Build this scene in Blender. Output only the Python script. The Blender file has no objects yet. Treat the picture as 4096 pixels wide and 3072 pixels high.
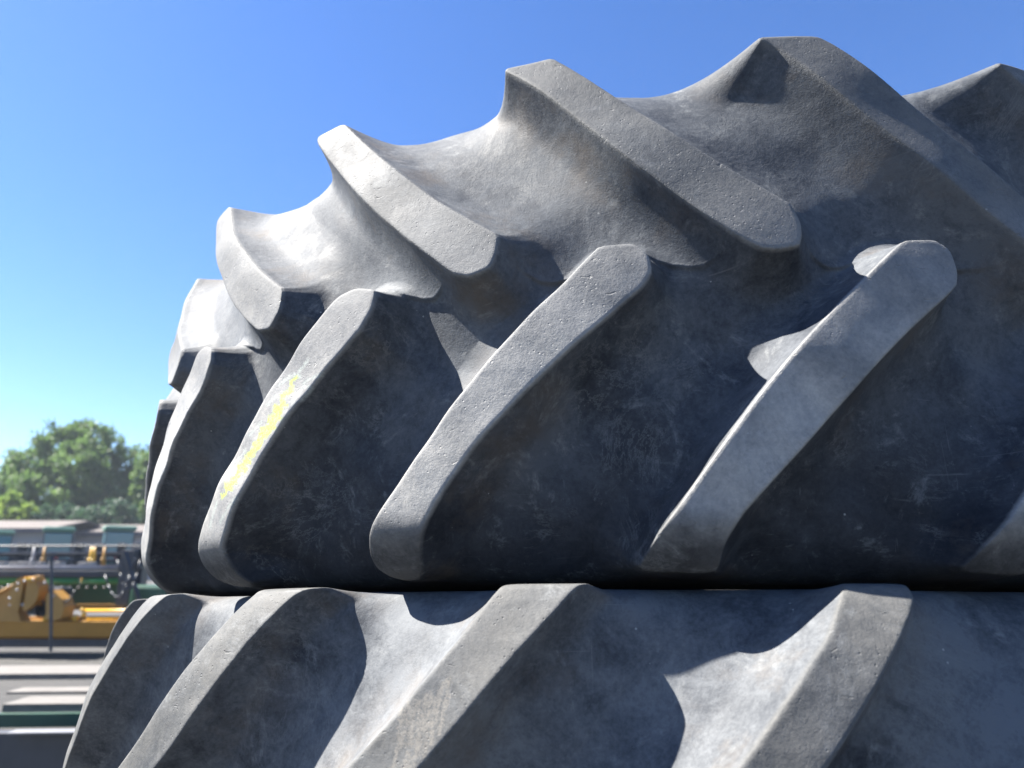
import bpy, bmesh, math, random
import numpy as np
from mathutils import Matrix, Vector

# ------------------------------------------------------------------ camera, sky, sun, exposure
scene = bpy.context.scene
COL = scene.collection
CAM_H = 1.25                      # eye height above the yard
PITCH = 0.250                     # camera looks up
FPX = 2841.0                      # focal length in photo pixels
SUN_AZ = math.radians(84.0)       # to the left of the view direction
SUN_EL = math.radians(51.5)

cam_data = bpy.data.cameras.new('camera')
cam = bpy.data.objects.new('camera', cam_data); COL.objects.link(cam)
cam.location = (0, 0, CAM_H)
cam.rotation_euler = (math.pi / 2 + PITCH, 0, 0)
cam_data.sensor_width = 36.0
cam_data.lens = FPX / 4096 * 36.0
cam_data.clip_start = 0.02
cam_data.clip_end = 4000
cam_data.dof.use_dof = True
cam_data.dof.focus_distance = 0.78
cam_data.dof.aperture_fstop = 5.2
scene.camera = cam

world = bpy.data.worlds.new('World'); scene.world = world
world.use_nodes = True
wt = world.node_tree; wt.nodes.clear()
wo = wt.nodes.new('ShaderNodeOutputWorld'); bg = wt.nodes.new('ShaderNodeBackground')
sky = wt.nodes.new('ShaderNodeTexSky'); sky.sky_type = 'NISHITA'
sky.sun_disc = False
sky.sun_elevation = SUN_EL
sky.sun_rotation = -SUN_AZ
sky.altitude = 200; sky.air_density = 1.0; sky.dust_density = 0.25; sky.ozone_density = 3.5
bg.inputs['Strength'].default_value = 0.052
hs = wt.nodes.new('ShaderNodeHueSaturation'); hs.inputs['Saturation'].default_value = 1.2; hs.inputs['Hue'].default_value = .51
wt.links.new(sky.outputs[0], hs.inputs['Color']); wt.links.new(hs.outputs[0], bg.inputs[0]); wt.links.new(bg.outputs[0], wo.inputs[0])

sd = bpy.data.lights.new('sun', 'SUN'); sun = bpy.data.objects.new('sun', sd); COL.objects.link(sun)
sd.energy = 5.0; sd.angle = math.radians(0.5); sd.color = (1.0, 0.955, 0.88)
sdir = Vector((-math.sin(SUN_AZ) * math.cos(SUN_EL), math.cos(SUN_AZ) * math.cos(SUN_EL), math.sin(SUN_EL)))
sun.rotation_euler = sdir.to_track_quat('Z', 'Y').to_euler()
sun.location = sdir * 20

scene.view_settings.view_transform = 'Standard'; scene.view_settings.look = 'None'
scene.view_settings.exposure = 2.3; scene.view_settings.gamma = 1.0
scene.view_settings.use_curve_mapping = False

# ------------------------------------------------------------------ helpers
def at(px, py, Y):
    """point of the yard seen at photo pixel (px,py), Y metres ahead"""
    x = (px - 2048) / FPX; y = (1536 - py) / FPX
    d = (x, math.cos(PITCH) - y * math.sin(PITCH), math.sin(PITCH) + y * math.cos(PITCH))
    t = Y / d[1]
    return Vector((d[0] * t, Y, CAM_H + d[2] * t))

def tag(o, label=None, cat=None, group=None, kind=None):
    if label: o['label'] = label
    if cat: o['category'] = cat
    if group: o['group'] = group
    if kind: o['kind'] = kind
    return o

def empty(name, loc=(0, 0, 0), label=None, cat=None, group=None):
    o = bpy.data.objects.new(name, None); COL.objects.link(o); o.location = loc
    o.empty_display_size = 0.1
    return tag(o, label, cat, group)

class MB:
    """collects primitives into one mesh; coordinates are local to its parent"""
    def __init__(s): s.bm = bmesh.new()
    def box(s, lo, hi, bev=0.0, rot=None, piv=None):
        lo = Vector(lo); hi = Vector(hi)
        r = bmesh.ops.create_cube(s.bm, size=1.0)
        vs = r['verts']
        bmesh.ops.scale(s.bm, vec=[max(abs(hi[i] - lo[i]), 1e-4) for i in range(3)], verts=vs)
        bmesh.ops.translate(s.bm, vec=(lo + hi) / 2, verts=vs)
        if bev > 0:
            es = list({e for v in vs for e in v.link_edges})
            g = bmesh.ops.bevel(s.bm, geom=es, offset=bev, segments=2, affect='EDGES', profile=0.5)
            vs = list({v for f in g['faces'] for v in f.verts} | {v for v in vs if v.is_valid})
        if rot is not None:
            bmesh.ops.rotate(s.bm, cent=piv if piv is not None else (lo + hi) / 2, matrix=rot, verts=vs)
        return s
    def tube(s, a, b, r, r2=None, seg=14):
        a = Vector(a); b = Vector(b); d = b - a
        m = Matrix.Translation((a + b) / 2) @ d.to_track_quat('Z', 'Y').to_matrix().to_4x4()
        bmesh.ops.create_cone(s.bm, cap_ends=True, segments=seg, radius1=r, radius2=r if r2 is None else r2, depth=d.length, matrix=m)
        return s
    def ball(s, c, r, sc=(1, 1, 1)):
        m = Matrix.Translation(c) @ Matrix.Diagonal((sc[0], sc[1], sc[2], 1))
        bmesh.ops.create_uvsphere(s.bm, u_segments=14, v_segments=10, radius=r, matrix=m); return s
    def prism(s, pts, y0, y1):
        """outline in x,z extruded along y"""
        a = [s.bm.verts.new((x, y0, z)) for x, z in pts]; b = [s.bm.verts.new((x, y1, z)) for x, z in pts]
        n = len(pts)
        s.bm.faces.new(a); s.bm.faces.new(b[::-1])
        for i in range(n): s.bm.faces.new((a[i], b[i], b[(i + 1) % n], a[(i + 1) % n]))
        return s
    def build(s, name, mat, parent=None, smooth=False):
        bmesh.ops.recalc_face_normals(s.bm, faces=s.bm.faces)
        me = bpy.data.meshes.new(name); s.bm.to_mesh(me); s.bm.free()
        if smooth:
            me.polygons.foreach_set('use_smooth', [True] * len(me.polygons))
        me.materials.append(mat)
        o = bpy.data.objects.new(name, me); COL.objects.link(o)
        if parent: o.parent = parent
        return o

class NT:
    def __init__(s, name):
        s.m = bpy.data.materials.new(name); s.m.use_nodes = True; s.t = s.m.node_tree; s.t.nodes.clear()
        s.out = s.t.nodes.new('ShaderNodeOutputMaterial'); s.b = s.t.nodes.new('ShaderNodeBsdfPrincipled')
        s.t.links.new(s.b.outputs[0], s.out.inputs['Surface'])
        s.co = s.t.nodes.new('ShaderNodeTexCoord').outputs['Object']
    def L(s, a, b): s.t.links.new(a, b)
    def noise(s, scale, detail=6, rough=.6, dist=0, vec=None, out='Fac'):
        n = s.t.nodes.new('ShaderNodeTexNoise'); n.inputs['Scale'].default_value = scale
        n.inputs['Detail'].default_value = detail; n.inputs['Roughness'].default_value = rough
        n.inputs['Distortion'].default_value = dist
        s.L(vec if vec is not None else s.co, n.inputs['Vector']); return n.outputs[out]
    def ramp(s, fac, pts):
        r = s.t.nodes.new('ShaderNodeValToRGB'); e = r.color_ramp.elements
        while len(e) < len(pts): e.new(0.5)
        for i, (p, c) in enumerate(pts):
            e[i].position = p; e[i].color = (*c, 1) if hasattr(c, '__len__') else (c, c, c, 1)
        s.L(fac, r.inputs[0]); return r.outputs[0]
    def mix(s, fac, a, b, mode='MIX'):
        n = s.t.nodes.new('ShaderNodeMix'); n.data_type = 'RGBA'; n.blend_type = mode
        for v, k in ((fac, 0), (a, 6), (b, 7)):
            if hasattr(v, 'is_output'): s.L(v, n.inputs[k])
            elif k == 0: n.inputs[0].default_value = v
            else: n.inputs[k].default_value = (*v, 1) if hasattr(v, '__len__') else (v, v, v, 1)
        return n.outputs[2]
    def math(s, op, a, b=0.0, c=None, clamp=False):
        n = s.t.nodes.new('ShaderNodeMath'); n.operation = op; n.use_clamp = clamp
        for i, v in enumerate((a, b) if c is None else (a, b, c)):
            if hasattr(v, 'is_output'): s.L(v, n.inputs[i])
            else: n.inputs[i].default_value = v
        return n.outputs[0]
    def attr(s, name):
        n = s.t.nodes.new('ShaderNodeAttribute'); n.attribute_name = name; return n.outputs['Fac']
    def mapping(s, sc=(1, 1, 1), rot=(0, 0, 0)):
        n = s.t.nodes.new('ShaderNodeMapping'); n.inputs['Scale'].default_value = sc; n.inputs['Rotation'].default_value = rot
        s.L(s.co, n.inputs[0]); return n.outputs[0]
    def bump(s, h, dist, strength=1.0, nrm=None):
        n = s.t.nodes.new('ShaderNodeBump'); n.inputs['Distance'].default_value = dist; n.inputs['Strength'].default_value = strength
        s.L(h, n.inputs['Height'])
        if nrm is not None: s.L(nrm, n.inputs['Normal'])
        return n.outputs[0]
    def set(s, **k):
        for kk, v in k.items():
            kk = kk.replace('_', ' ')
            if hasattr(v, 'is_output'): s.L(v, s.b.inputs[kk])
            elif hasattr(v, '__len__') and len(v) == 3: s.b.inputs[kk].default_value = (*v, 1)
            else: s.b.inputs[kk].default_value = v
        return s.m

def plain(name, c, rough=.6, var=.25, scale=3.0, metal=0.0, dirt=None):
    n = NT(name)
    f = n.noise(scale, 6, .65)
    lo = tuple(v * (1 - var) for v in c); hi = tuple(min(v * (1 + var), 1) for v in c)
    col = n.ramp(f, [(.3, lo), (.7, hi)])
    if dirt: col = n.mix(n.ramp(n.noise(scale * 2.3, 8, .7), [(.5, 0), (.68, .8)]), col, dirt)
    return n.set(Base_Color=col, Roughness=rough, Metallic=metal, Normal=n.bump(n.noise(scale * 12, 4), .004, .5))

# ------------------------------------------------------------------ rubber
def rubber(name, dark, light, seed, groove_shade, crownf, tip):
    n = NT(name)
    mp = n.t.nodes.new('ShaderNodeMapping'); mp.inputs['Location'].default_value = (seed * 3.1, seed * 1.7, seed)
    n.L(n.co, mp.inputs[0]); n.co = mp.outputs[0]
    h = n.attr('h'); side = n.attr('side')
    big = n.noise(4.5, 5, .62, .4)
    mid = n.noise(26, 8, .72, .6)
    fine = n.noise(210, 6, .75)
    f = n.math('ADD', n.math('MULTIPLY', big, .45), n.math('ADD', n.math('MULTIPLY', mid, .4), n.math('MULTIPLY', fine, .25)))
    col = n.ramp(f, [(.40, dark), (.50, tuple(a * .6 + b * .4 for a, b in zip(dark, light))), (.62, light)])
    # groove shade painted in: blacker at low side, paler above; broken up by noise
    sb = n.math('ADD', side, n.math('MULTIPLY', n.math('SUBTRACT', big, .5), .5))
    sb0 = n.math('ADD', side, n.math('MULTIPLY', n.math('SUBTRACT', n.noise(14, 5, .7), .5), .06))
    col = n.mix(1.0, col, n.ramp(sb, groove_shade), 'MULTIPLY')
    # worn crown of the lugs: dusty, a bit warmer and paler
    crown = n.ramp(h, [(.90, 0), (.985, 1)])
    wornc = n.ramp(n.math('ADD', n.math('MULTIPLY', mid, .6), n.math('MULTIPLY', fine, .45)),
                   [(.34, tuple(v * 1.35 for v in light)), (.7, (light[0] * 3.1, light[1] * 2.85, light[2] * 2.55))])
    wornc = n.mix(1.0, wornc, n.ramp(side, crownf), 'MULTIPLY')
    col = n.mix(n.math('MULTIPLY', n.math('MULTIPLY', crown, n.ramp(sb0, [(.045, .12), (.11, .9)]) if tip else .88), n.ramp(n.noise(7, 7, .7, .8), [(.34, .55), (.56, 1)])), col, wornc)  # lower tip: bevel left unworn, and its shade painted in darker
    # brown dirt clinging to the flanks of the lugs
    flank = n.math('MULTIPLY', n.ramp(h, [(.02, 0), (.25, 1), (.82, 1), (.95, 0)]), n.ramp(n.noise(9, 7, .7), [(.50, 0), (.66, .6)]))
    col = n.mix(flank, col, (.085, .070, .058))
    # chalky scuffs and dried splashes
    sc = n.noise(13, 9, .8, 1.6)
    scuff = n.math('MULTIPLY', n.ramp(sc, [(.53, 0), (.68, 1)]), n.ramp(n.noise(70, 5, .7), [(.42, 0), (.6, .7)]))
    col = n.mix(scuff, col, (.20, .205, .205))
    # fine hair scratches
    for k, (rz, s1, s2) in enumerate(((.6, 260, 9), (-.9, 12, 300))):
        sv = n.mapping((s1, s1, s2), (rz, .3 * k, rz)) if False else None
        m2 = n.t.nodes.new('ShaderNodeMapping'); m2.inputs['Scale'].default_value = (s1, s1 * .8, s2)
        m2.inputs['Rotation'].default_value = (rz * .7, rz, rz); n.L(n.co, m2.inputs[0])
        s_ = n.ramp(n.noise(1.0, 3, .5, .5, m2.outputs[0]), [(.68, 0), (.74, .3)])
        s_ = n.math('MULTIPLY', s_, n.ramp(n.noise(6, 3), [(.5, 0), (.62, 1)]))
        col = n.mix(s_, col, (.19, .19, .19))
    # white specks
    v = n.t.nodes.new('ShaderNodeTexVoronoi'); v.inputs['Scale'].default_value = 55; n.L(n.co, v.inputs['Vector'])
    sp = n.math('MULTIPLY', n.math('LESS_THAN', v.outputs['Distance'], .06), n.ramp(n.noise(17, 2), [(.6, 0), (.63, .6)]))
    col = n.mix(sp, col, (.36, .36, .34))
    # branching smears left by mud and water
    sm = n.noise(5.5, 10, .78, 3.2)
    smr = n.math('MULTIPLY', n.ramp(n.math('ABSOLUTE', n.math('SUBTRACT', sm, .5)), [(.0, 1), (.018, 0)]), n.ramp(n.noise(7, 4, .6), [(.52, 0), (.62, .5)]))
    col = n.mix(smr, col, (.17, .172, .17))
    # crayon and chalk strokes, dried run marks
    wob = n.math('MULTIPLY', n.math('SUBTRACT', n.noise(260, 6, .8), .5), .016)
    wob2 = n.math('MULTIPLY', n.math('SUBTRACT', n.noise(900, 3, .7), .5), .009)
    for nm, colr, w, k in (('stain', (.25, .225, .19), .0014, .42), ('chalk', (.34, .37, .34), .0020, .7), ('crayon', (.40, .52, .09), .0018, .95)):
        a = n.math('ADD', n.math('ADD', n.attr(nm), wob), wob2)
        grain = n.math('MULTIPLY', n.ramp(h, [(.90, 0), (.97, 1)]), n.ramp(n.noise(330, 4, .8), [(.36, .25), (.5, 1)]))
        mk = n.ramp(n.math('MULTIPLY', a, 100), [((w - .0012) * 100 if w > .0012 else .0, k), ((w + .0010) * 100, 0)])
        col = n.mix(n.math('MULTIPLY', mk, grain), col, colr)
    # bump: fine grain, pits, cuts
    v2 = n.t.nodes.new('ShaderNodeTexVoronoi'); v2.inputs['Scale'].default_value = 190; n.L(n.co, v2.inputs['Vector'])
    pit = n.math('MULTIPLY', n.ramp(v2.outputs['Distance'], [(.0, 1), (.22, 0)]), n.ramp(n.noise(38, 3), [(.47, 0), (.56, 1)]))
    m3 = n.t.nodes.new('ShaderNodeMapping'); m3.inputs['Scale'].default_value = (60, 60, 150); m3.inputs['Rotation'].default_value = (.5, .4, .2)
    n.L(n.co, m3.inputs[0])
    cut = n.ramp(n.noise(1.0, 2, .4, .8, m3.outputs[0]), [(.715, 0), (.75, 1)])
    pit = n.math('ADD', pit, cut)
    hgt = n.math('SUBTRACT', n.math('ADD', n.math('MULTIPLY', n.noise(520, 4, .7), .55), n.math('MULTIPLY', n.noise(110, 5, .7), .9)),
                 n.math('MULTIPLY', n.math('MULTIPLY', pit, n.math('ADD', n.math('MULTIPLY', crown, .9), .12)), 1.1))
    crumb = n.math('MULTIPLY', n.ramp(h, [(.80, 0), (.93, 1), (.985, 1), (.999, 0)]), n.noise(330, 4, .75))
    hgt = n.math('ADD', hgt, n.math('MULTIPLY', crumb, 1.6 if tip else .5))
    nb = n.bump(hgt, .0010, .58)
    nb = n.bump(n.noise(30, 4, .6), .0018, .28, nb)
    rough = n.ramp(mid, [(.3, .62), (.7, .82)])
    n.b.inputs['Specular IOR Level'].default_value = .28
    return n.set(Base_Color=col, Roughness=rough, Normal=nb)

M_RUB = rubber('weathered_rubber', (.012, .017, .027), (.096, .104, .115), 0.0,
               [(.05, (.28, .29, .32)), (.34, (.92, .92, .93)), (.62, (.94, .94, .94))], [(.30, (1.42, 1.36, 1.27)), (.42, (1.0, .97, .93)), (.62, (.46, .455, .445))], True)  # second ramp puts sun level into the crown colour: lower row paler, upper darker
M_RUB2 = rubber('weathered_rubber_lower', (.018, .023, .032), (.16, .167, .172), 2.0,
                [(.0, (.66, .67, .70)), (.5, (.9, .9, .92))], [(0.0, .25), (1.0, .25)], False)

# ------------------------------------------------------------------ tyres
PER = 2 * math.pi / 21
def smooth_tab(w, vals, dense, k=.010):
    y = np.interp(dense, w, vals); st = dense[1] - dense[0]; n = max(1, int(k / st))
    ker = np.hanning(2 * n + 3); ker /= ker.sum()
    yp = np.r_[np.full(n + 1, y[0]), y, np.full(n + 1, y[-1])]
    return np.convolve(yp, ker, 'valid')

def chaikin(P, it=2):
    P = np.array(P, float)
    for _ in range(it):
        Q = np.roll(P, -1, 0); P = np.stack([.87 * P + .13 * Q, .13 * P + .87 * Q], 1).reshape(-1, 2)
    return P

def resample(P, step, jit, rng):
    Q = np.vstack([P, P[:1]]); d = np.r_[0, np.cumsum(np.hypot(*np.diff(Q, axis=0).T))]
    n = int(d[-1] / step); t = np.linspace(0, d[-1], n, endpoint=False)
    R = np.stack([np.interp(t, d, Q[:, 0]), np.interp(t, d, Q[:, 1])], 1)
    j = rng.normal(0, jit, R.shape)
    return R + j

def soften(P):
    """even out the long edges, leave the corners firm"""
    wn = lambda lo, hi: np.clip(np.minimum(P[:, 1] - lo, hi - P[:, 1]) / .02, 0, 1)
    k = np.maximum(wn(.06, .265), wn(.355, .565))[:, None]
    for _ in range(30):
        Q = (np.roll(P, 2, 0) + 2 * np.roll(P, 1, 0) + 3 * P + 2 * np.roll(P, -1, 0) + np.roll(P, -2, 0)) / 9
        P = P + (Q - P) * k
    return P

def poly_dist(X, Y, P):
    """signed distance (<0 inside) and closest point"""
    best = np.full(X.shape, 1e9); cx = np.zeros_like(X); cy = np.zeros_like(X); ins = np.zeros(X.shape, bool)
    n = len(P)
    for i in range(n):
        ax, ay = P[i]; bx, by = P[(i + 1) % n]; ex, ey = bx - ax, by - ay; L2 = ex * ex + ey * ey + 1e-12
        t = np.clip(((X - ax) * ex + (Y - ay) * ey) / L2, 0, 1)
        qx = ax + t * ex; qy = ay + t * ey; d = (X - qx) ** 2 + (Y - qy) ** 2
        m = d < best; best[m] = d[m]; cx[m] = qx[m]; cy[m] = qy[m]
        if abs(by - ay) > 1e-9:
            c = ((ay > Y) != (by > Y)) & (X < ex * (Y - ay) / ey + ax); ins ^= c
    d = np.sqrt(best); d[ins] *= -1
    return d, cx, cy

def lines_dist(X, Y, Ls):
    best = np.full(X.shape, .05)
    for L in Ls:
        for (ax, ay), (bx, by) in zip(L[:-1], L[1:]):
            ex, ey = bx - ax, by - ay; L2 = ex * ex + ey * ey + 1e-12
            t = np.clip(((X - ax) * ex + (Y - ay) * ey) / L2, 0, 1)
            best = np.minimum(best, np.hypot(X - ax - t * ex, Y - ay - t * ey))
    return best

def lug_h(d, T, steep):
    h = np.zeros_like(d)
    dp = np.maximum(d, 0)
    h = .52 * np.maximum(1 - dp / (steep * 1.35), 0) ** 2.1 + .48 * np.maximum(1 - dp / T, 0) ** 2.3
    rim = .018 * np.clip(1 + d / .0030, 0, 1) ** 2
    return np.clip(h - rim * (h > .0), 0, 1)

def split_mesh(name, V, F, attrs, mat, parent):
    used = np.unique(F); remap = np.full(len(V), -1, np.int64); remap[used] = np.arange(len(used))
    me = bpy.data.meshes.new(name); nf = len(F)
    me.vertices.add(len(used)); me.vertices.foreach_set('co', V[used].astype(np.float32).ravel())
    me.loops.add(nf * 4); me.loops.foreach_set('vertex_index', remap[F].astype(np.int32).ravel())
    me.polygons.add(nf); me.polygons.foreach_set('loop_start', np.arange(0, nf * 4, 4, dtype=np.int32))
    try: me.polygons.foreach_set('loop_total', np.full(nf, 4, np.int32))
    except Exception: pass
    me.polygons.foreach_set('use_smooth', np.ones(nf, bool))
    me.update(calc_edges=True); me.validate()
    for k, a in attrs.items():
        at_ = me.attributes.new(k, 'FLOAT', 'POINT'); at_.data.foreach_set('value', a[used].astype(np.float32))
    me.materials.append(mat)
    o = bpy.data.objects.new(name, me); COL.objects.link(o); o.parent = parent
    return o

def build_tyre(root, tab, lugs, phi_dense, dphi, w_dense, dw, mat, marks, seam=None, seed=1, zsign=1.0, z0=0.0, lug_labels=None, wmax=1.0, coarse=.012, softlow=0):
    """tab rows: w, outer r, outer z, base r, base z.  lugs: list of (outline[(phi,w)], steep, T, key)"""
    rng = np.random.default_rng(seed)
    tab = np.array(tab, float)
    dense = np.linspace(tab[0, 0], tab[-1, 0], 4000)
    Or, Oz, Br, Bz = [smooth_tab(tab[:, 0], tab[:, i], dense, kk) for i, kk in ((1, .007), (2, .007), (3, .03), (4, .03))]
    if softlow:
        k_ = np.clip((.070 - dense) / .03, 0, 1)
        Or = Or + (smooth_tab(tab[:, 0], tab[:, 1], dense, softlow) - Or) * k_; Oz = Oz + (smooth_tab(tab[:, 0], tab[:, 2], dense, softlow) - Oz) * k_
    a0, a1 = phi_dense
    ph = np.r_[np.arange(a0, a1, dphi), np.linspace(a1, a0 + 2 * math.pi, int((2 * math.pi - (a1 - a0)) / coarse), endpoint=False)]
    b0, b1 = w_dense
    ws = [np.linspace(tab[0, 0], b0, 26, endpoint=False), np.arange(b0, b1, dw)]
    ws.append(np.linspace(ws[-1][-1] + dw, tab[-1, 0], int((tab[-1, 0] - b1) / .009) + 2))
    w = np.concatenate(ws)
    PH, WW = np.meshgrid(ph, w)                      # rows: w
    nw, nph = PH.shape
    RM = .985
    H = np.zeros_like(PH); own = np.full(PH.shape, -1, np.int32); inv = np.ones_like(PH)
    PHs = PH.copy(); WWs = WW.copy(); hb = np.zeros_like(PH)
    for li, (outl, steep, T, jit) in enumerate(lugs):
        P = chaikin(outl); P = P * np.array([RM, 1.0]); P = resample(P, .006, 0, rng); P = soften(P)
        c = P[:, 0].mean() / RM
        lo = P.min(0); hi = P.max(0); mrg = T + (jit[2] if isinstance(jit, tuple) else 0) + .01
        x0 = (lo[0] - mrg) / RM; x1 = (hi[0] + mrg) / RM
        # wrap
        k = np.round((PH[0] - (x0 + x1) / 2) / (2 * math.pi)); phw = PH[0] - 2 * math.pi * k
        cols = np.nonzero((phw > x0) & (phw < x1))[0]; rows = np.nonzero((w > lo[1] - mrg) & (w < hi[1] + mrg))[0]
        if len(cols) == 0 or len(rows) == 0: continue
        ix = np.ix_(rows, cols)
        X = np.broadcast_to(phw[cols] * RM, (len(rows), len(cols))).copy(); Y = np.broadcast_to(w[rows][:, None], X.shape).copy()
        d, cx, cy = poly_dist(X, Y, P)
        Tm = T
        if isinstance(jit, tuple):
            g = np.clip((Y - jit[0]) / (jit[1] - jit[0]), 0, 1); g = g * g * (3 - 2 * g)
            Tm = T + jit[2] * g; st_ = steep + jit[3] * g
        else: st_ = steep
        h = lug_h(d, Tm, st_)
        isd = (np.broadcast_to(ph[cols] < a1, X.shape))
        snap = (np.abs(d) < .55 * dw) & isd
        h = np.where(snap, lug_h(np.zeros_like(d), Tm, st_), h)
        cur = hb[ix]; m = h > cur
        t = own[ix]; t[m] = li; own[ix] = t; cur[m] = h[m]; hb[ix] = cur
        inv[ix] *= (1 - h)
        a = PHs[ix]; sx = cx / RM + 2 * math.pi * k[cols][None, :]; a[snap] = sx[snap]; PHs[ix] = a
        a = WWs[ix]; a[snap] = cy[snap]; WWs[ix] = a
    H = np.where(hb > .9, hb, np.minimum(1 - inv, np.maximum(hb, .9)))
    o_r = np.interp(WWs, dense, Or); o_z = np.interp(WWs, dense, Oz); b_r = np.interp(WWs, dense, Br); b_z = np.interp(WWs, dense, Bz)
    r = b_r + (o_r - b_r) * H; z = b_z + (o_z - b_z) * H
    # slow unevenness of the moulding, plus the flash line round the middle
    und = .0009 * (np.sin(PHs * 31 + 5 * WWs * 9) + np.sin(PHs * 17 - WWs * 43 + 1.3) + .7 * np.sin(PHs * 67 + WWs * 71 + 2.1))
    r = r + und
    zp = seam(PHs) if seam else .31 + 0 * PHs
    dd = WWs - zp
    low = np.clip(1 - H * 1.6, 0, 1)
    r = r + low * .0045 * np.exp(-np.maximum(dd, 0) / .035) / (1 + np.exp(-np.clip(dd, -.05, .05) / .0007)) + low * .0010 * np.exp(-((dd - .001) / .0018) ** 2)
    V = np.stack([r * np.sin(PHs), -r * np.cos(PHs), z0 + zsign * z], -1).reshape(-1, 3)
    attrs = {'h': H.ravel(), 'side': WWs.ravel() / .62}
    X = PH * RM; Y = WW
    for k in ('crayon', 'chalk', 'stain'):
        if k in marks: attrs[k] = lines_dist(X, Y, [[(a * RM, b) for a, b in L] for L in marks[k]]).ravel()
        else: attrs[k] = np.full(X.size, .05)
    idx = np.arange(nw * nph).reshape(nw, nph)
    A = idx[:-1]; B = idx[1:]
    F = np.stack([A, np.roll(A, -1, 1), np.roll(B, -1, 1), B], -1).reshape(-1, 4)
    if zsign < 0: F = F[:, ::-1]
    # face owner
    Hf = H.ravel()[F].mean(1); Of = own.ravel()[F].max(1)
    Of = np.where(Hf > .10, Of, -1)
    # the last ring closes over the inside to the first ring
    casing = split_mesh('casing', V, F[Of < 0], attrs, mat, root)
    for li in range(len(lugs)):
        Fl = F[Of == li]
        if len(Fl) == 0: continue
        o = split_mesh('lug', V, Fl, attrs, mat, root)
        if lug_labels and li in lug_labels: o['label'] = lug_labels[li]
    return root

def inner_liner(root, prof, mat):
    """the hollow inside of the tyre, from bead to bead"""
    n = 96; prof = np.array(prof); m = len(prof)
    ph = np.linspace(0, 2 * math.pi, n, endpoint=False)
    V = np.stack([prof[:, None, 0] * np.sin(ph), -prof[:, None, 0] * np.cos(ph), prof[:, None, 1] + 0 * ph], -1).reshape(-1, 3)
    idx = np.arange(m * n).reshape(m, n); A = idx[:-1]; B = idx[1:]
    F = np.stack([B, np.roll(B, -1, 1), np.roll(A, -1, 1), A], -1).reshape(-1, 4)
    me = bpy.data.meshes.new('inner_liner'); me.from_pydata(V.tolist(), [], F.tolist()); me.update()
    me.polygons.foreach_set('use_smooth', [True] * len(me.polygons)); me.materials.append(mat)
    o = bpy.data.objects.new('inner_liner', me); COL.objects.link(o); o.parent = root
    return o

A2 = [(-0.91,0.318),(-0.93,0.313),(-0.959,0.288),(-1.005,0.245),(-1.043,0.2),(-1.069,0.174),(-1.101,0.14),(-1.137,0.1),(-1.163,0.069),(-1.175,0.045),(-1.176,0.030),(-1.168,0.016),(-1.150,0.006),(-1.125,0.002),(-1.104,0.008),(-1.113,0.022),(-1.116,0.046),(-1.097,0.074),(-1.07,0.107),(-1.039,0.14),(-0.996,0.182),(-0.969,0.205),(-0.922,0.242),(-0.896,0.262),(-0.881,0.287),(-0.878,0.31),(-0.9,0.317)]
A3 = [(-0.927,0.318),(-0.934,0.311),(-0.964,0.281),(-1.03,0.22),(-1.059,0.189),(-1.082,0.162),(-1.11,0.128),(-1.142,0.091),(-1.163,0.066),(-1.174,0.049),(-1.181,0.033),(-1.181,0.020),(-1.172,0.010),(-1.158,0.004),(-1.140,0.006),(-1.126,0.018),(-1.117,0.040),(-1.092,0.086),(-1.072,0.109),(-1.049,0.131),(-1.015,0.167),(-0.971,0.202),(-0.945,0.224),(-0.918,0.246),(-0.889,0.268),(-0.878,0.284),(-0.88,0.302),(-0.894,0.317)]
AG = [(-.930,.314),(-.965,.281),(-1.005,.243),(-1.045,.203),(-1.080,.163),(-1.113,.124),(-1.143,.088),(-1.165,.060),(-1.178,.036),(-1.180,.022),(-1.170,.010),(-1.156,.004),(-1.138,.007),(-1.124,.022),(-1.107,.056),(-1.085,.087),(-1.058,.117),(-1.025,.149),(-.99,.182),(-.955,.213),(-.92,.243),(-.89,.268),(-.879,.288),(-.884,.308),(-.903,.317)]
A4 = [(-0.933,0.316),(-0.95,0.302),(-0.99,0.264),(-1.025,0.231),(-1.075,0.179),(-1.09,0.159),(-1.125,0.116),(-1.155,0.076),(-1.19,0.035),(-1.208,0.012),(-1.134,0.008),(-1.128,0.034),(-1.108,0.062),(-1.085,0.085),(-1.060,0.108),(-1.014,0.156),(-0.978,0.194),(-0.94,0.23),(-0.906,0.254),(-0.892,0.268),(-0.887,0.284),(-0.889,0.308),(-0.902,0.318)]
B1 = [(-1.045,0.587),(-1.005,0.53),(-0.965,0.484),(-0.87,0.383),(-0.806,0.329),(-0.773,0.305),(-0.745,0.3),(-0.731,0.318),(-0.733,0.352),(-0.772,0.378),(-0.834,0.43),(-0.929,0.515),(-0.985,0.588)]
B2 = [(-1.035,0.585),(-0.972,0.505),(-0.884,0.405),(-0.81,0.336),(-0.782,0.31),(-0.763,0.303),(-0.741,0.309),(-0.735,0.326),(-0.733,0.347),(-0.752,0.362),(-0.794,0.393),(-0.852,0.449),(-0.932,0.533),(-0.979,0.588)]
B3 = [(-1.042,0.586),(-0.993,0.541),(-0.95,0.486),(-0.908,0.434),(-0.875,0.398),(-0.829,0.351),(-0.793,0.318),(-0.775,0.305),(-0.759,0.303),(-0.738,0.307),(-0.734,0.32),(-0.734,0.333),(-0.741,0.354),(-0.756,0.366),(-0.787,0.391),(-0.823,0.424),(-0.865,0.465),(-0.906,0.51),(-0.956,0.563),(-0.981,0.59)]
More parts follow.
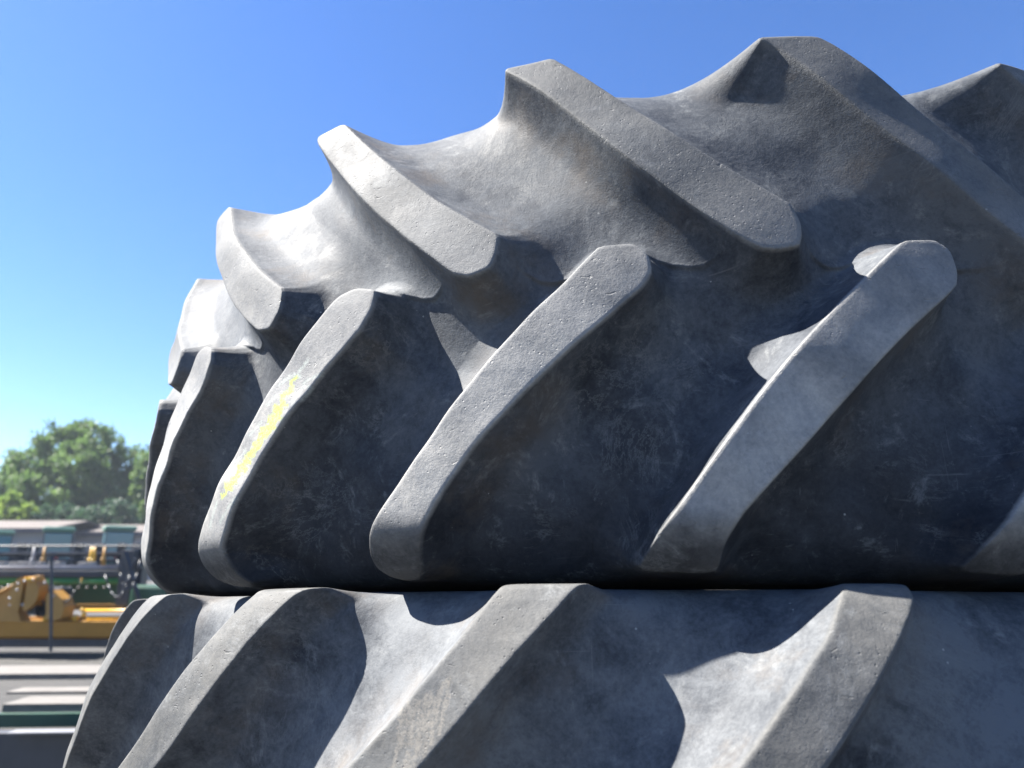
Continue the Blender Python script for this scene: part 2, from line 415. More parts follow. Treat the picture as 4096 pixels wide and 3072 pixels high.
B4 = [(-1.030,0.590),(-1.040,0.583),(-1.024,0.572),(-0.99,0.535),(-0.958,0.489),(-0.926,0.45),(-0.894,0.414),(-0.862,0.38),(-0.807,0.328),(-0.78,0.305),(-0.755,0.302),(-0.738,0.312),(-0.735,0.333),(-0.787,0.387),(-0.856,0.451),(-0.898,0.505),(-0.931,0.546),(-0.958,0.576),(-0.973,0.588)]
C1 = [(-0.866,-0.178),(-0.83,-0.14),(-0.798,-0.104),(-0.769,-0.066),(-0.74,-0.027),(-0.725,-0.01),(-0.713,0.012),(-0.625,0.012),(-0.653,-0.007),(-0.67,-0.027),(-0.692,-0.051),(-0.719,-0.088),(-0.751,-0.129),(-0.78,-0.169)]
C2 = [(-0.838,-0.147),(-0.801,-0.113),(-0.768,-0.072),(-0.742,-0.041),(-0.716,0.0),(-0.706,0.012),(-0.634,0.012),(-0.644,0.0),(-0.662,-0.023),(-0.685,-0.047),(-0.714,-0.079),(-0.742,-0.115),(-0.765,-0.142)]
C3 = [(-0.822,-0.132),(-0.805,-0.113),(-0.784,-0.09),(-0.763,-0.065),(-0.741,-0.043),(-0.719,-0.012),(-0.706,0.010),(-0.657,0.010),(-0.656,-0.012),(-0.665,-0.024),(-0.687,-0.048),(-0.711,-0.075),(-0.736,-0.103),(-0.755,-0.127)]
TAILN = [(-0.835,-0.19),(-0.895,-0.245),(-0.93,-0.285),(-0.94,-0.315),(-0.965,-0.325),(-0.99,-0.312),(-0.96,-0.27),(-0.93,-0.235)]

def shift(P, k, mir=None, dphi=0.0):
    return [(a + k * PER + dphi, (b if mir is None else mir - b)) for a, b in P]

# pose of the tyre stack, which leans a little
YAW, PIT, ROL, DD, ZC = 0.18409, 0.325, 0.00492, 1.62051, -0.03395
Rt = Matrix.Rotation(YAW, 3, 'Z') @ Matrix.Rotation(PIT, 3, 'X') @ Matrix.Rotation(-ROL, 3, 'Y')
Rw = Matrix.Rotation(PITCH, 3, 'X')
MR = Rw @ Rt.inverted()
MO = Vector((0, 0, CAM_H)) - MR @ Vector((0, -DD, ZC))
STACK = Matrix.Translation(MO) @ MR.to_4x4()

def Ro(z):
    q = z - .24058; return 1 - .31927 * q * q + .39991 * q ** 3 - .54984 * q ** 4
TAB_U = [(-.30, .58, .035, .58, .035), (-.20, .70, .008, .70, .008), (-.10, .80, .001, .80, .001), (-.04, .868, .001, .860, .002), (-.01, .912, .002, .885, .006),
         (.003, .941, .003, .895, .012), (.018, .960, .016, .903, .022), (.034, .974, .033, .911, .035), (.045, Ro(.046) - .001, .045, .915, .046)]
for zz, br in ((.055, .918), (.08, .924), (.12, .931), (.2, .938), (.3, .941), (.4, .938), (.46, .933), (.5, .927), (.53, .920)):
    TAB_U.append((zz, Ro(zz), zz, br, zz))
TAB_U += [(.56, Ro(.56), .56, .908, .552), (.586, Ro(.586), .586, .894, .572), (.61, .932, .604, .874, .592), (.64, .900, .622, .846, .612), (.68, .858, .638, .808, .628), (.74, .79, .645, .76, .634),
          (.84, .69, .635, .68, .630), (.95, .59, .60, .59, .60), (1.0, .545, .585, .545, .585)]

root_u = empty('tractor_tyre', (0, 0, 0), 'upper grey tractor tyre rising against the sky, yellow crayon on one lug', 'tyre', 'tractor tyres stacked flat')
root_u.matrix_world = STACK
lugsU = []; labU = {}
for k in range(-7, 14):
    a = {2: A2, 3: A3, 4: A4}.get(k, A4 if k > 4 else AG)
    b = {1: B1, 2: B2, 3: B3, 4: B4}.get(k, B3 if k > 4 else B1)
    lugsU.append((shift(a, k), .021, .074, (.24, .31, -.036, -.005)))
    if k == 2: labU[len(lugsU) - 1] = 'worn grey lug scrawled with yellow crayon and chalk'
    lugsU.append((shift(b, k), .040 if k > 3 else .028, .13 if k > 3 else .115, (.50, .60, .03, .045) if k > 3 else 0.0))
Ym = np.array([(-0.387,0.2298),(-0.392,0.2147),(-0.403,0.1987),(-0.413,0.1865),(-0.423,0.1744),(-0.434,0.1643),(-0.446,0.1542),(-0.461,0.1426),(-0.473,0.1325),(-0.486,0.1204),(-0.5,0.1102),(-0.509,0.1013),(-0.511,0.0918)])
rg = np.random.default_rng(12); tt = np.linspace(0, 12, 60); Yl = []
for k in range(4):
    off = rg.normal(0, .0042, 60) * np.interp(tt, [0, 3, 6, 12], [.5, 1.3, 1.2, .7])
    px_ = np.interp(tt, range(13), Ym[:, 0]) + off; py_ = np.interp(tt, range(13), Ym[:, 1]) - off * .5
    a_ = rg.integers(0, 12); b_ = 60 - rg.integers(0, 12); Yl.append(list(zip(px_[a_:b_], py_[a_:b_])))
Wl = [[(-0.412,0.2222),(-0.401,0.2283),(-0.39,0.2314),(-0.380,0.226)],[(-0.375,0.2176),(-0.362,0.2212),(-0.347,0.2225)],[(-0.387,0.1961),(-0.384,0.2065),(-0.372,0.214),(-0.362,0.2097),(-0.375,0.198)],[(-0.43,0.2012),(-0.416,0.2088)],[(-0.46,0.1701),(-0.44,0.1828)],[(-0.455,0.1556),(-0.431,0.1639)],[(-0.483,0.1455),(-0.468,0.1534)],[(-0.498,0.1316),(-0.487,0.1342)],[(-0.536,0.0726),(-0.53,0.0877),(-0.52,0.0986)],[(-0.514,0.0757),(-0.499,0.085),(-0.478,0.1002)],[(-0.472,0.1169),(-0.469,0.1223)],[(-0.382,0.2329),(-0.369,0.2424)]]
seamf = lambda p: .319 - .011 * np.cos(2 * math.pi * (p - .067) / (PER / 2)) + .0008 * np.sin(p * 143) + .0003 * np.sin(p * 389)
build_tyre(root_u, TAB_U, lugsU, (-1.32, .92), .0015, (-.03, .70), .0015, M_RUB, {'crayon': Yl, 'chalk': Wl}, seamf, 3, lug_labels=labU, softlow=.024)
M_LIN = plain('inner_rubber', (.05, .05, .052), .7, .2, 4)
LIN = [(.545, .585), (.53, .565), (.56, .55), (.70, .575), (.82, .55), (.86, .45), (.868, .32), (.862, .18), (.83, .07), (.70, .045), (.57, .06), (.55, .045), (.58, .035)]
inner_liner(root_u, LIN, M_LIN)

# lower tyre: it lies the other way up, so its lugs lean the other way; built from z=0 (its base) to .62
def RL(z):
    q = z + .3; return 1.00156 - .30864 * q * q - 34.4854 * q ** 6
TW = .62
half = [(-.36, .54, .045, .54, .045), (-.20, .70, .012, .70, .012), (-.10, .82, .002, .82, .002), (-.04, .890, .000, .872, .003), (-.012, .928, .000, .886, .008), (.0, RL(0), .002, .892, .013), (.015, RL(-.015), .015, .899, .022)]
for q, b in ((.03, .905), (.05, .911), (.08, .917), (.12, .922), (.2, .928), (.31, .930)):
    half.append((q, RL(-q) if q < .3 else RL(-.3), q, b, q))
TAB_L = half + [(TW - a, b, TW - c, d, TW - e) for a, b, c, d, e in half[-2::-1]]
TAB_L = np.array(TAB_L)

def lowlug(C, k):
    # outline in (phi, z<0) -> w = -z; join the straight part to the rounded nose near the centre line
    L = [p for p in C]
    n = L[:1]
    out = [(-0.93, -.235), (-.895, -.198)] + L + [(-0.80, -.17), (-.83, -.20), (-.875, -.245), (-.905, -.28), (-.915, -.31), (-.935, -.325), (-.965, -.325), (-.985, -.305), (-.965, -.27)]
    return [(a + k * PER, -b) for a, b in out]
root_l = empty('tractor_tyre', (0, 0, 0), 'lower grey tractor tyre of the stack, carrying the other, its lugs lit in curved patches', 'tyre', 'tractor tyres stacked flat')
root_l.matrix_world = STACK @ Matrix.Translation((-.01584, -.04, -TW))
lugsL = []; labL = {}
for k in range(-7, 14):
    c = {1: C1, 2: C2, 3: C3}.get(k, C3 if k > 3 else C2)
    lugsL.append((lowlug(c, k), .021, .110, 0.0))
    if k == 2: labL[len(lugsL) - 1] = 'lug with pale dried run marks down its face'
    dl = [(a + PER / 2, TW - b) for a, b in lowlug(C2, k)]
    lugsL.append((dl, .021, .110, 0.0))
rg = np.random.default_rng(4); Sl = []
for k in range(16):
    p0 = -.193 + .040 * k / 15 + rg.normal(0, .0012); w0 = .078 + (p0 + .157) * -.45 + rg.uniform(0, .012); n_ = rg.uniform(.015, .055)
    Sl.append([(p0, w0), (p0 + rg.normal(0, .0015), w0 + n_ / 2), (p0 + rg.normal(0, .002), w0 + n_)])
build_tyre(root_l, TAB_L, lugsL, (-1.32, .92), .0016, (-.05, .36), .0016, M_RUB2, {'stain': Sl}, lambda p: .31 + 0 * p, 5, zsign=-1.0, z0=TW, lug_labels=labL)
LIN2 = [(.54, TW - .045), (.52, TW - .06), (.56, TW - .075), (.70, TW - .05), (.82, TW - .07), (.86, TW - .18), (.865, TW / 2), (.86, .18), (.82, .07), (.70, .05), (.56, .075), (.52, .06), (.54, .045)]
inner_liner(root_l, LIN2, M_LIN)
print('tyres built')
# BACKGROUND
# ------------------------------------------------------------------ the yard
n = NT('gravel')
g1 = n.noise(55, 8, .75); g2 = n.noise(2.2, 5, .6)
gc = n.ramp(g1, [(.3, (.028, .027, .026)), (.52, (.056, .054, .051)), (.75, (.10, .096, .09))])
gc = n.mix(n.math('MULTIPLY', n.ramp(g2, [(.4, 0), (.62, 1)]), .45), gc, (.075, .071, .065))
M_GRAVEL = n.set(Base_Color=gc, Roughness=.95, Normal=n.bump(g1, .03, .8))
bm = bmesh.new()
rr = [0, 3, 6, 10, 16, 25, 40, 70, 120, 250, 600, 1500]
prev = None
seg = 48
for r_ in rr:
    if r_ == 0: ring = [bm.verts.new((0, 0, 0))]
    else: ring = [bm.verts.new((r_ * math.cos(2 * math.pi * i / seg), r_ * math.sin(2 * math.pi * i / seg), 0.0)) for i in range(seg)]
    if prev:
        for i in range(seg):
            if len(prev) == 1: bm.faces.new((prev[0], ring[i], ring[(i + 1) % seg]))
            else: bm.faces.new((prev[i], ring[i], ring[(i + 1) % seg], prev[(i + 1) % seg]))
    prev = ring
me = bpy.data.meshes.new('ground'); bm.to_mesh(me); bm.free(); me.materials.append(M_GRAVEL)
o = bpy.data.objects.new('ground', me); COL.objects.link(o); tag(o, kind='structure')

# bottom tyre of the stack (below the frame, carries the other two)
rt3 = empty('tractor_tyre', (MO.x - .02, MO.y - .06, -.01), 'bottom grey tractor tyre lying on the gravel under the other two', 'tyre', 'tractor tyres stacked flat')
rt3.rotation_euler = (0, 0, .21)
for ch in list(root_l.children):
    c = ch.copy(); COL.objects.link(c); c.parent = rt3
    if 'label' in c: del c['label']

M_YEL = plain('yellow_paint', (.55, .31, .02), .35, .12, 3, dirt=(.30, .17, .05))
M_YELD = plain('shaded_yellow_paint', (.32, .165, .03), .5, .15, 3)  # same yellow turned brownish, the shade on its faces put into the colour
M_GRN = plain('green_paint', (.030, .22, .085), .35, .15, 3)
M_GRNP = plain('faded_green_plastic', (.10, .20, .15), .5, .15, 3)
M_GRND = plain('dark_green_paint', (.016, .065, .042), .45, .2, 3)
M_NAVY = plain('black_steel', (.020, .024, .034), .45, .3, 4)
M_STEEL = plain('bright_steel', (.42, .41, .43), .35, .2, 6, metal=.3)
M_GREY = plain('grey_steel', (.22, .215, .225), .5, .2, 4)
M_WOOD = None
n = NT('weathered_wood')
wv = n.mapping((1.0, 14, 14))
wf = n.noise(5, 8, .7, .3, wv)
M_WOOD = n.set(Base_Color=n.ramp(wf, [(.3, (.06, .052, .045)), (.5, (.12, .11, .098)), (.72, (.18, .17, .157))]), Roughness=.85, Normal=n.bump(wf, .004, .6))
M_PAINTW = plain('galvanised_edge', (.17, .17, .175), .5, .1, 5)
M_DKPANEL = plain('dark_grey_panel', (.055, .056, .062), .5, .2, 2.5)
M_RED = plain('red_plastic', (.55, .02, .015), .4, .1, 8)
n = NT('tinted_glass'); M_GLASS = n.set(Base_Color=(.07, .16, .20), Roughness=.12, Metallic=.0)
M_TYRE = plain('black_tyre', (.022, .022, .024), .85, .3, 6)
M_WALLW = plain('white_metal_wall', (.22, .21, .22), .6, .1, .6)
M_WALLG = plain('grey_metal_wall', (.15, .16, .175), .6, .12, .6)
M_ROOF = plain('tan_roof', (.085, .07, .062), .8, .15, .7)
M_EAVE = plain('dark_eave', (.06, .06, .07), .8, .15, 1)

# --- low flatbed trailer beside the tyres
Y0 = 4.0
tr = empty('flatbed_trailer', (-2.4, 4.6, 0), 'flatbed trailer with pale planks, green rail and dark grey side panel beside the tyres', 'trailer')
def loc(v, r): return Vector(v) - r.location
ang = math.radians(-3.0)
def wbar(name, px0, py0, py1, Y, depth, mat, parent, extra=.0, x1px=900, drop=None, slope=.040, bev=.004, back=None):
    """a long bar whose front face spans photo rows py0..py1 at the left edge"""
    a = at(px0, py0, Y); b = at(px0, py1, Y)
    x1 = at(x1px, py0, Y).x
    m = MB()
    R_ = Matrix.Rotation(math.atan(slope), 3, 'Z')
    lo = Vector((a.x, Y, b.z)) - parent.location; hi = Vector((x1, Y + depth, a.z)) - parent.location
    m.box(lo, hi, bev, R_, Vector((a.x, Y, b.z)) - parent.location)
    return m.build(name, mat, parent)
# a plank's lit top is what shows, so each is given its depth and thickness: top rows t0 (far edge) .. t1 (near edge), front down to t2
def plank(px0, t0, t1, t2, z, mat, name='plank', thick=None, x1px=1000, parent=tr):
    def Yof(py, zz):
        k = at(px0, py, 1.0); s = (k.z - CAM_H)  # per metre ahead
        return (zz - CAM_H) / s
    Yn = Yof(t1, z); Yf = Yof(t0, z)
    zb = CAM_H + (at(px0, t2, 1.0).z - CAM_H) * Yn
    if thick: zb = z - thick
    x0 = at(px0, t1, Yn).x; x1 = at(x1px, t1, Yn).x
    m = MB(); R_ = Matrix.Rotation(math.radians(3.2), 3, 'Z')
    m.box(Vector((x0, Yn, zb)) - parent.location, Vector((x1, Yf, z)) - parent.location, .004, R_, Vector((x0, Yn, zb)) - parent.location)
    return m.build(name, mat, parent), Yn, Yf, zb
ZD = .46
_, ya, yb, zb1 = plank(-160, 2922, 2934, 3300, ZD - .02, M_DKPANEL, 'side_panel')
plank(28, 2917, 2930, 2933, ZD - .005, M_PAINTW, 'edge_trim', thick=.012)
plank(-160, 2852, 2857, 2914, ZD - .005, M_GRND, 'side_rail')
plank(10, 2784, 2816, 2850, ZD + .04, M_WOOD)
plank(25, 2748, 2767, 2778, ZD + .02, M_WOOD)
plank(-160, 2662, 2697, 2722, ZD + .01, M_WOOD)
for px in (-150, 700):
    for py, zz in ((2900, ZD - .05), (2690, ZD - .04)):
        k = (zz - CAM_H) / (at(px, py, 1.0).z - CAM_H); p_ = at(px, py, k) - tr.location
        MB().box((p_.x - .05, p_.y - .05, -0.0), (p_.x + .05, p_.y + .05, p_.z), .005).build('stand_leg', M_NAVY, tr)

# --- yellow and green harvester header
YH = 10.6
hd = empty('harvester_header', (-6.5, YH, 0), 'long yellow and green harvester header standing on the gravel', 'harvester header')
def A(px, py, Y=YH, par=hd): return at(px, py, Y) - par.location
def fbox(name, x0, y0, x1, y1, dY, dep, mat, par=hd, bev=.01, Y=YH, mb=None):
    a = A(x0, y0, Y + dY, par); b = A(x1, y1, Y + dY, par)
    m = mb or MB(); m.box((a.x, a.y, b.z), (b.x, a.y + dep, a.z), bev)
    return m if mb is not None else m.build(name, mat, par)
X0, X1 = -900, 900
zt = A(0, 2484).z
# trough: leaning front face, flat lip
a0 = A(X0, 2484).x; a1 = A(X1, 2484).x
m = MB()
pts = [(-.10, A(0, 2484).z), (-.03, A(0, 2545).z), (.05, A(0, 2560).z), (.6, A(0, 2560).z), (.62, A(0, 2484).z)]
va = [m.bm.verts.new((a0, y, z)) for y, z in pts]; vb = [m.bm.verts.new((a1, y, z)) for y, z in pts]
m.bm.faces.new(va[::-1]); m.bm.faces.new(vb)
for i in range(5): m.bm.faces.new((va[i], va[(i + 1) % 5], vb[(i + 1) % 5], vb[i]))
m.build('trough', M_YELD, hd)
fbox('skid_plate', X0, 2556, X1, 2590, .02, .5, M_NAVY)
m = MB()
fbox('', X0, 2468, X1, 2484, .25, .3, None, mb=m)
fbox('', 296, 2418, X1, 2440, .55, .1, None, mb=m)
m.build('back_frame', M_YELD, hd)
for (x0, x1, y0, y1) in ((352, 700, 2468, 2482), (340, 700, 2436, 2448), (212, 312, 2472, 2482)):
    a = A(x0, (y0 + y1) / 2, YH + .06); b = A(x1, (y0 + y1) / 2 - (3 if x0 == 212 else 0), YH + .06)
    MB().tube(a, b, (y1 - y0) / 2 / 268).build('pipe', M_YEL, hd, True)
for px, py, r in ((188, 2474, 14), (302, 2472, 13), (336, 2458, 9), (330, 2440, 8), (40, 2480, 8), (30, 2484, 8)):
    MB().ball(A(px, py, YH - .05), r / 268).build('knuckle', M_YEL, hd, True)
# slanting end plate on the left
m = MB(); q = [A(-200, 2470), A(-200, 2420), A(0, 2388), A(86, 2322), A(100, 2330), A(84, 2400), A(104, 2484), A(0, 2484)]
m.prism([(v.x, v.z) for v in q], q[0].y - .12, q[0].y + .1); m.build('end_plate', M_YELD, hd)
m = MB(); m.tube(A(-60, 2400, YH - .14), A(88, 2322, YH - .14), .02); m.build('edge_pipe', M_YELD, hd, True)
fbox('step', 34, 2414, 104, 2424, -.2, .1, M_STEEL)
# round drive shield: two half discs with a slot
c = A(134, 2372); R_ = 56 / 268
m = MB()
for s0, s1 in ((math.radians(97), math.radians(262)), (math.radians(-82), math.radians(83))):
    P = [(c.x + R_ * math.cos(s0 + (s1 - s0) * i / 18), c.z + R_ * 1.12 * math.sin(s0 + (s1 - s0) * i / 18)) for i in range(19)]
    m.prism(P, c.y - .22, c.y + .02)
m.build('drive_shield', M_YELD, hd)
fbox('shield_slot', 128, 2318, 140, 2460, -.12, .08, M_NAVY)
fbox('shield_cap', 96, 2310, 132, 2326, -.26, .1, M_YEL)
fbox('shield_cap', 140, 2302, 156, 2326, -.26, .1, M_YELD)
m = MB(); q = [A(226, 2470), A(226, 2378), A(246, 2358), A(286, 2394), A(296, 2424), A(288, 2466), A(262, 2478)]
m.prism([(v.x, v.z) for v in q], q[0].y - .24, q[0].y + .02); m.build('side_shield', M_YELD, hd)
fbox('gearbox', 156, 2350, 226, 2470, .0, .3, M_NAVY, bev=.03)
# green reel tube, dark beam, grey top tube, green back sheet
for x0, x1 in ((X0, 86), (160, 312), (334, 486)):
    a = A(x0, 2322, YH + .45); b = A(x1, 2322, YH + .45); MB().tube(a, b, 13 / 256, seg=20).build('reel_tube', M_GRN, hd, True)
fbox('dark_beam', X0, 2282, 492, 2311, .35, .25, M_NAVY)
a = A(X0, 2274, YH + .4); b = A(484, 2272, YH + .4); MB().tube(a, b, 9 / 256, seg=16).build('top_tube', M_GREY, hd, True)
fbox('back_sheet', X0, 2330, 492, 2418, .75, .03, M_GRND)
for i in range(16):
    px = 246 + 34 * (i - 10) if i < 10 else 246 + 34 * (i - 10)
    MB().ball(A(px, 2350, YH + .70), .018).build('bolt', M_GREY, hd, True)
for px, py in ((72, 2334), (68, 2360), (38, 2392), (180, 2330), (205, 2328), (212, 2384), (34, 2342), (98, 2324), (132, 2318)):
    MB().ball(A(px, py, YH - .3), .016).build('chrome_fitting', M_STEEL, hd, True)
# right-hand drive end
m = MB()
fbox('', 488, 2200, 512, 2424, .2, .3, None, mb=m); fbox('', 520, 2190, 548, 2440, .35, .2, None, mb=m); fbox('', 486, 2255, 560, 2275, .3, .3, None, mb=m)
m.tube(A(500, 2210), A(556, 2400), .03); m.tube(A(488, 2380), A(545, 2230), .02)
m.build('drive_frame', M_NAVY, hd)
fbox('drive_cover', 520, 2340, 700, 2480, .1, .4, M_GRND, bev=.05)
for i, (x0, x1) in enumerate(((0, 12), (36, 66), (70, 104), (108, 126), (146, 164), (192, 206), (214, 242), (310, 346), (350, 368), (-60, -20), (-110, -80))):
    fbox('tine_block', x0, 2247 + (i % 2) * 2, x1, 2268, .4, .12, M_PAINTW, bev=.01)

# hoses looping over the header
for i, (xa, xb, y0, sag) in enumerate(((60, 130, 2330, 60), (150, 215, 2345, 70), (210, 300, 2360, 50), (420, 520, 2300, 90), (470, 560, 2240, 120))):
    P = []
    for j in range(9):
        t = j / 8; P.append(A(xa + (xb - xa) * t, y0 + sag * 4 * t * (1 - t), YH - .15 + .1 * math.sin(i + 3 * t)))
    m = MB()
    for a_, b_ in zip(P[:-1], P[1:]): m.tube(a_, b_, .013, seg=8)
    m.build('hose', M_NAVY, hd, True)

# thin marker stake in front of the header
st = MB().tube(at(203, 2606, 8.9), at(206, 2240, 8.9), .018).tube(at(206, 2244, 8.9), at(206, 2225, 8.9), .03).build('marker_stake', M_NAVY)
tag(st, 'thin dark upright stake in the gravel in front of the yellow header', 'stake')

# --- dark tined reel standing behind the header
YR = 15
rl = empty('tined_reel', (-9, YR, 0), 'dark tined reel with fine bars behind the yellow and green header', 'reel')
m = MB()
for py, r in ((2186, .02), (2216, .035), (2226, .02), (2244, .03), (2262, .03)):
    m.tube(A(-900, py, YR, rl), A(560, py - 2, YR, rl), r)
m.build('reel_bar', M_NAVY, rl)
m = MB()
for i in range(60):
    px = -500 + i * 17.6; m.tube(A(px, 2220, YR, rl), A(px + 5, 2262, YR, rl), .009, seg=6)
m.build('tine_row', M_NAVY, rl)
for px in (-300, 70, 118, 300, 382, 470, 530):
    fbox('reel_arm', px, 2172, px + 9, 2330, .05, .1, M_NAVY, rl, Y=YR)
for px, mt in ((130, M_GREY), (172, M_YELD), (360, M_YEL), (372, M_YEL), (412, M_YELD)):
    m = MB(); m.tube(A(px, 2262, YR - .3, rl), A(px + 8, 2188, YR - .3, rl), .045, .02); m.ball(A(px, 2240, YR - .3, rl), .05); m.build('crop_finger', mt, rl, True)
for px in (-250, 500):
    fbox('stand', px, 2255, px + 16, 2420, .2, .15, M_NAVY, rl, Y=YR)

# --- tractors parked beyond
def tractor(x, Y, label, s=1.0, flip=1):
    r = empty('tractor', (x, Y, 0), label, 'tractor', 'green tractors parked across the yard')
    def bx(name, lo, hi, mat, bev=.04):
        return MB().box(lo, hi, bev).build(name, mat, r)
    bx('chassis', (-.45, -1.0, .75), (.45, 2.6, 1.25), M_GRND)
    bx('hood', (-.42, 1.0, 1.2), (.42, 3.0, 1.95), M_GRN, .12)
    cabm = MB().box((-.72, -.85, 1.35), (.72, .9, 2.75), .06).build('cab', M_GLASS, r)
    m = MB()
    for sx in (-.72, .68):
        for sy in (-.86, .84): m.box((sx, sy, 1.3), (sx + .05, sy + .05, 2.8))
    m.build('cab_pillar', M_NAVY, r)
    bx('roof', (-.82, -1.0, 2.80), (.82, 1.05, 3.02), M_GRNP, .1)
    MB().ball((0.0, -1.05, 1.62), .13).build('warning_lamp', M_RED, r, True)
    for sx in (-1, 1):
        w = MB().tube((sx * .95, -.1, .9), (sx * 1.5, -.1, .9), .9, seg=28).build('rear_wheel', M_TYRE, r)
        MB().tube((sx * .97, -.1, .9), (sx * 1.53, -.1, .9), .42, seg=20).build('wheel_rim', M_YEL, w)
        MB().box((min(sx * .8, sx * 1.4), -.95, 1.7), (max(sx * .8, sx * 1.4), .75, 1.84), .05).build('fender', M_GRN, r)
        w = MB().tube((sx * .75, 2.4, .62), (sx * 1.15, 2.4, .62), .62, seg=24).build('front_wheel', M_TYRE, r)
        MB().tube((sx * .77, 2.4, .62), (sx * 1.17, 2.4, .62), .30, seg=18).build('wheel_rim', M_YEL, w)
    MB().tube((.5, 1.6, 1.9), (.5, 1.6, 3.0), .05).build('exhaust', M_NAVY, r)
    r.rotation_euler = (0, 0, .57)
    return r
tractor(at(232, 2150, 35).x, 35, 'green tractor with glass cab and red lamp, nearer the middle of the trees')
tractor(at(474, 2150, 34).x, 34, 'green tractor with glass cab, closest to the edge of the tyres')
t0 = tractor(at(-18, 2150, 38).x, 38, 'green tractor cut by the left edge of the photo')
t0.rotation_euler = (0, 0, .85)
for o in scene.objects:
    if o.get('category') == 'tractor': o.scale = (.82, .82, 1)

# --- sheds
def shed(x0, x1, Y, zw, zr, dep, wall, label, doors=()):
    r = empty('farm_shed', ((x0 + x1) / 2, Y, 0), label, 'shed')
    hw = (x1 - x0) / 2
    MB().box((-hw, 0, 0), (hw, dep, zw)).build('wall', wall, r)
    m = MB(); a = -hw - .4; b = hw + .4
    v = [(-.5, zw - .02), (-.5, zw + .12), (dep / 2, zr), (dep + .5, zw + .12), (dep + .5, zw - .02), (dep / 2, zr - .14)]
    va = [m.bm.verts.new((a, y, z)) for y, z in v]; vb = [m.bm.verts.new((b, y, z)) for y, z in v]
    m.bm.faces.new(va[::-1]); m.bm.faces.new(vb)
    for i in range(6): m.bm.faces.new((va[i], va[(i + 1) % 6], vb[(i + 1) % 6], vb[i]))
    m.build('roof', M_ROOF, r)
    MB().box((a, -.56, zw - .25), (b, -.5, zw + .1)).build('gutter', M_EAVE, r)
    for d0, d1, dz in doors:
        MB().box((d0, -.06, 0), (d1, -.01, dz)).build('door', M_EAVE, r)
    return r
yb = 62
shed(at(284, 2130, yb).x, at(760, 2130, yb).x, yb, 3.9, 4.9, 10, M_WALLW, 'pale metal shed with dark eave between the two green tractors', ((-1.5, .8, 2.6),))
yb = 58
shed(at(-700, 2130, yb).x, at(196, 2130, yb).x, yb, 4.0, 5.0, 9, M_WALLG, 'grey metal shed with tan roof below the left part of the trees', ((4.5, 6.5, 2.8), (7.5, 8.6, 2.2)))

# --- trees
def leaf_mat(name, c0, c1, c2):
    n = NT(name)
    f = n.noise(.9, 4, .6); f2 = n.noise(6, 3, .6)
    col = n.ramp(n.math('ADD', n.math('MULTIPLY', f, .7), n.math('MULTIPLY', f2, .3)), [(.36, c0), (.5, c1), (.64, c2)])
    m = n.set(Base_Color=col, Roughness=.6)
    tr_ = n.t.nodes.new('ShaderNodeBsdfTranslucent'); n.L(col, tr_.inputs[0])
    mx = n.t.nodes.new('ShaderNodeMixShader'); mx.inputs[0].default_value = .5
    n.L(n.b.outputs[0], mx.inputs[1]); n.L(tr_.outputs[0], mx.inputs[2]); n.L(mx.outputs[0], n.out.inputs['Surface'])
    return m
M_LEAF = leaf_mat('leaves', (.055, .11, .03), (.10, .17, .045), (.15, .23, .06))
M_LEAFY = leaf_mat('young_leaves', (.11, .19, .035), (.20, .30, .05), (.30, .38, .07))
M_LEAFM = leaf_mat('yellow_green_leaves', (.06, .11, .03), (.11, .19, .045), (.17, .25, .06))  # slightly yellower green than the main leaves
M_LEAFD = leaf_mat('dark_leaves', (.025, .06, .035), (.04, .085, .045), (.07, .12, .055))
M_BARK = plain('bark', (.12, .095, .075), .9, .3, 3)

def tree(x, Y, H, blobs, mat, label, leaves=9000, size=.30, seed=0, grp='broadleaf trees beyond the yard'):
    """blobs: (dx, dy, z, rx, rz) lobes of the crown"""
    rng = np.random.default_rng(seed)
    r = empty('broadleaf_tree', (x, Y, 0), label, 'tree', grp)
    m = MB(); base = min(b[2] for b in blobs) * .7
    m.tube((0, 0, -.1), (0, 0, base), .34, .24)
    for dx, dy, z, rx, rz in blobs: m.tube((0, 0, base * .9), (dx * .8, dy * .8, z), .16, .05, seg=8)
    m.build('trunk', M_BARK, r)
    vol = np.array([b[3] ** 2 * b[4] for b in blobs]); cnt = (vol / vol.sum() * leaves).astype(int)
    V = []; 
    for (dx, dy, z, rx, rz), c in zip(blobs, cnt):
        k = 36                                     # twig clumps on the lobe
        cd = rng.normal(size=(k, 3)); cd /= np.linalg.norm(cd, axis=1)[:, None]; cd *= rng.uniform(.55, 1.10, (k, 1))
        w = rng.integers(0, k, c); p = cd[w] + rng.normal(0, .14, (c, 3))
        P = p * np.array([rx, rx, rz]) + np.array([dx, dy, z])
        s = size * rng.uniform(.5, 1.2, (c, 1))
        u = rng.normal(size=(c, 3)); u /= np.linalg.norm(u, axis=1)[:, None]
        v = np.cross(u, rng.normal(size=(c, 3))); v /= np.linalg.norm(v, axis=1)[:, None]
        V.append(np.stack([P - u * s * .7, P - v * s * .4, P + u * s * .7, P + v * s * .4], 1).reshape(-1, 3))
    V = np.concatenate(V); V[:, 2] = np.maximum(V[:, 2], .3)
    F = np.arange(len(V)).reshape(-1, 4)
    me = bpy.data.meshes.new('crown'); me.from_pydata(V.tolist(), [], F.tolist()); me.materials.append(mat)
    o = bpy.data.objects.new('crown', me); COL.objects.link(o); o.parent = r
    return r
def tx(px, Y): return at(px, 2000, Y).x
YT = 78; K = YT / 2841 * 1.02
def blobs(cx, L):
    """L: (px, py, rpx, rpy, dy) lobes as seen from the yard, turned into metres"""
    return [((px - cx) * K, dy, at(px, py, YT).z, rx * K, ry * K) for px, py, rx, ry, dy in L]
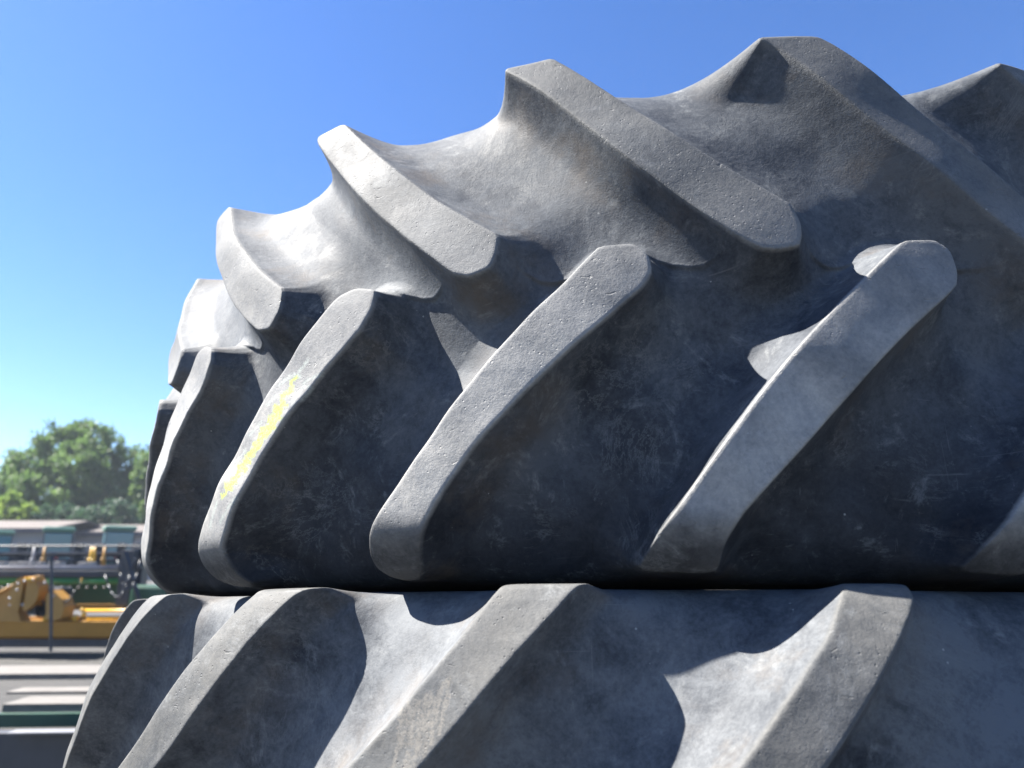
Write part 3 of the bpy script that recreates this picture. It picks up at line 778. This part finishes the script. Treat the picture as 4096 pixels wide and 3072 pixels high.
tree(tx(250, YT), YT, 16, blobs(250, [(190, 1775, 85, 80, 0), (245, 1735, 60, 60, 1), (310, 1765, 75, 80, 1), (130, 1860, 90, 80, -1), (50, 1930, 80, 80, 0), (20, 2020, 80, 70, 0), (330, 1880, 110, 90, -1.5), (250, 1970, 150, 90, -2), (250, 1745, 60, 50, 1), (80, 1960, 80, 70, 0), (380, 1990, 100, 90, -1), (120, 2050, 100, 60, -1), (270, 2070, 140, 60, -1)]), M_LEAF, 'largest broad green tree with a domed crown, over the sheds', 42000, .34, 1)
tree(tx(470, YT + 3), YT + 3, 15, blobs(470, [(430, 1790, 55, 65, 0), (485, 1840, 70, 80, 0), (450, 1940, 90, 90, 0), (530, 1980, 80, 80, 0), (480, 2060, 110, 60, 0)]), M_LEAF, 'green tree with a narrow pointed top, just right of the largest tree', 12000, .32, 2)
tree(tx(560, YT - 2), YT - 2, 11, blobs(560, [(545, 1835, 42, 40, 2), (575, 1900, 50, 60, 0), (590, 1980, 50, 70, 0), (600, 2060, 50, 60, 0)]), M_LEAFM, 'small yellow green tree at the edge of the tyre stack', 8000, .28, 3)
tree(tx(95, YT - 9), YT - 9, 5, blobs(95, [(70, 2070, 40, 34, 0), (110, 2080, 40, 34, 0), (50, 2040, 30, 36, 0)]), M_LEAFY, 'low bright green bushy tree in front of the largest tree', 6000, .26, 4)
tree(tx(-20, YT - 6), YT - 6, 5, blobs(-20, [(0, 2055, 35, 50, 0), (-60, 2050, 70, 60, 0), (-160, 2040, 90, 80, 0)]), M_LEAFD, 'dark bushy tree at the left edge of the photo', 6000, .28, 5)
tree(tx(330, YT - 8), YT - 8, 6, blobs(330, [(250, 2085, 60, 40, 0), (340, 2090, 70, 38, 0), (450, 2085, 80, 45, 0)]), M_LEAFD, 'low dark thicket tree under the largest crown, above the pale shed', 7000, .28, 6)

# ------------------------------------------------------------------ the air
m = MB(); m.box((-75, -12, -1), (60, 100, 19))
n = bpy.data.materials.new('haze_air'); n.use_nodes = True; n.node_tree.nodes.clear()
ho = n.node_tree.nodes.new('ShaderNodeOutputMaterial'); hv = n.node_tree.nodes.new('ShaderNodeVolumePrincipled')
hv.inputs['Color'].default_value = (.80, .88, 1, 1); hv.inputs['Density'].default_value = .0005
n.node_tree.links.new(hv.outputs[0], ho.inputs['Volume'])
hz_o = m.build('haze', n); tag(hz_o, kind='stuff')
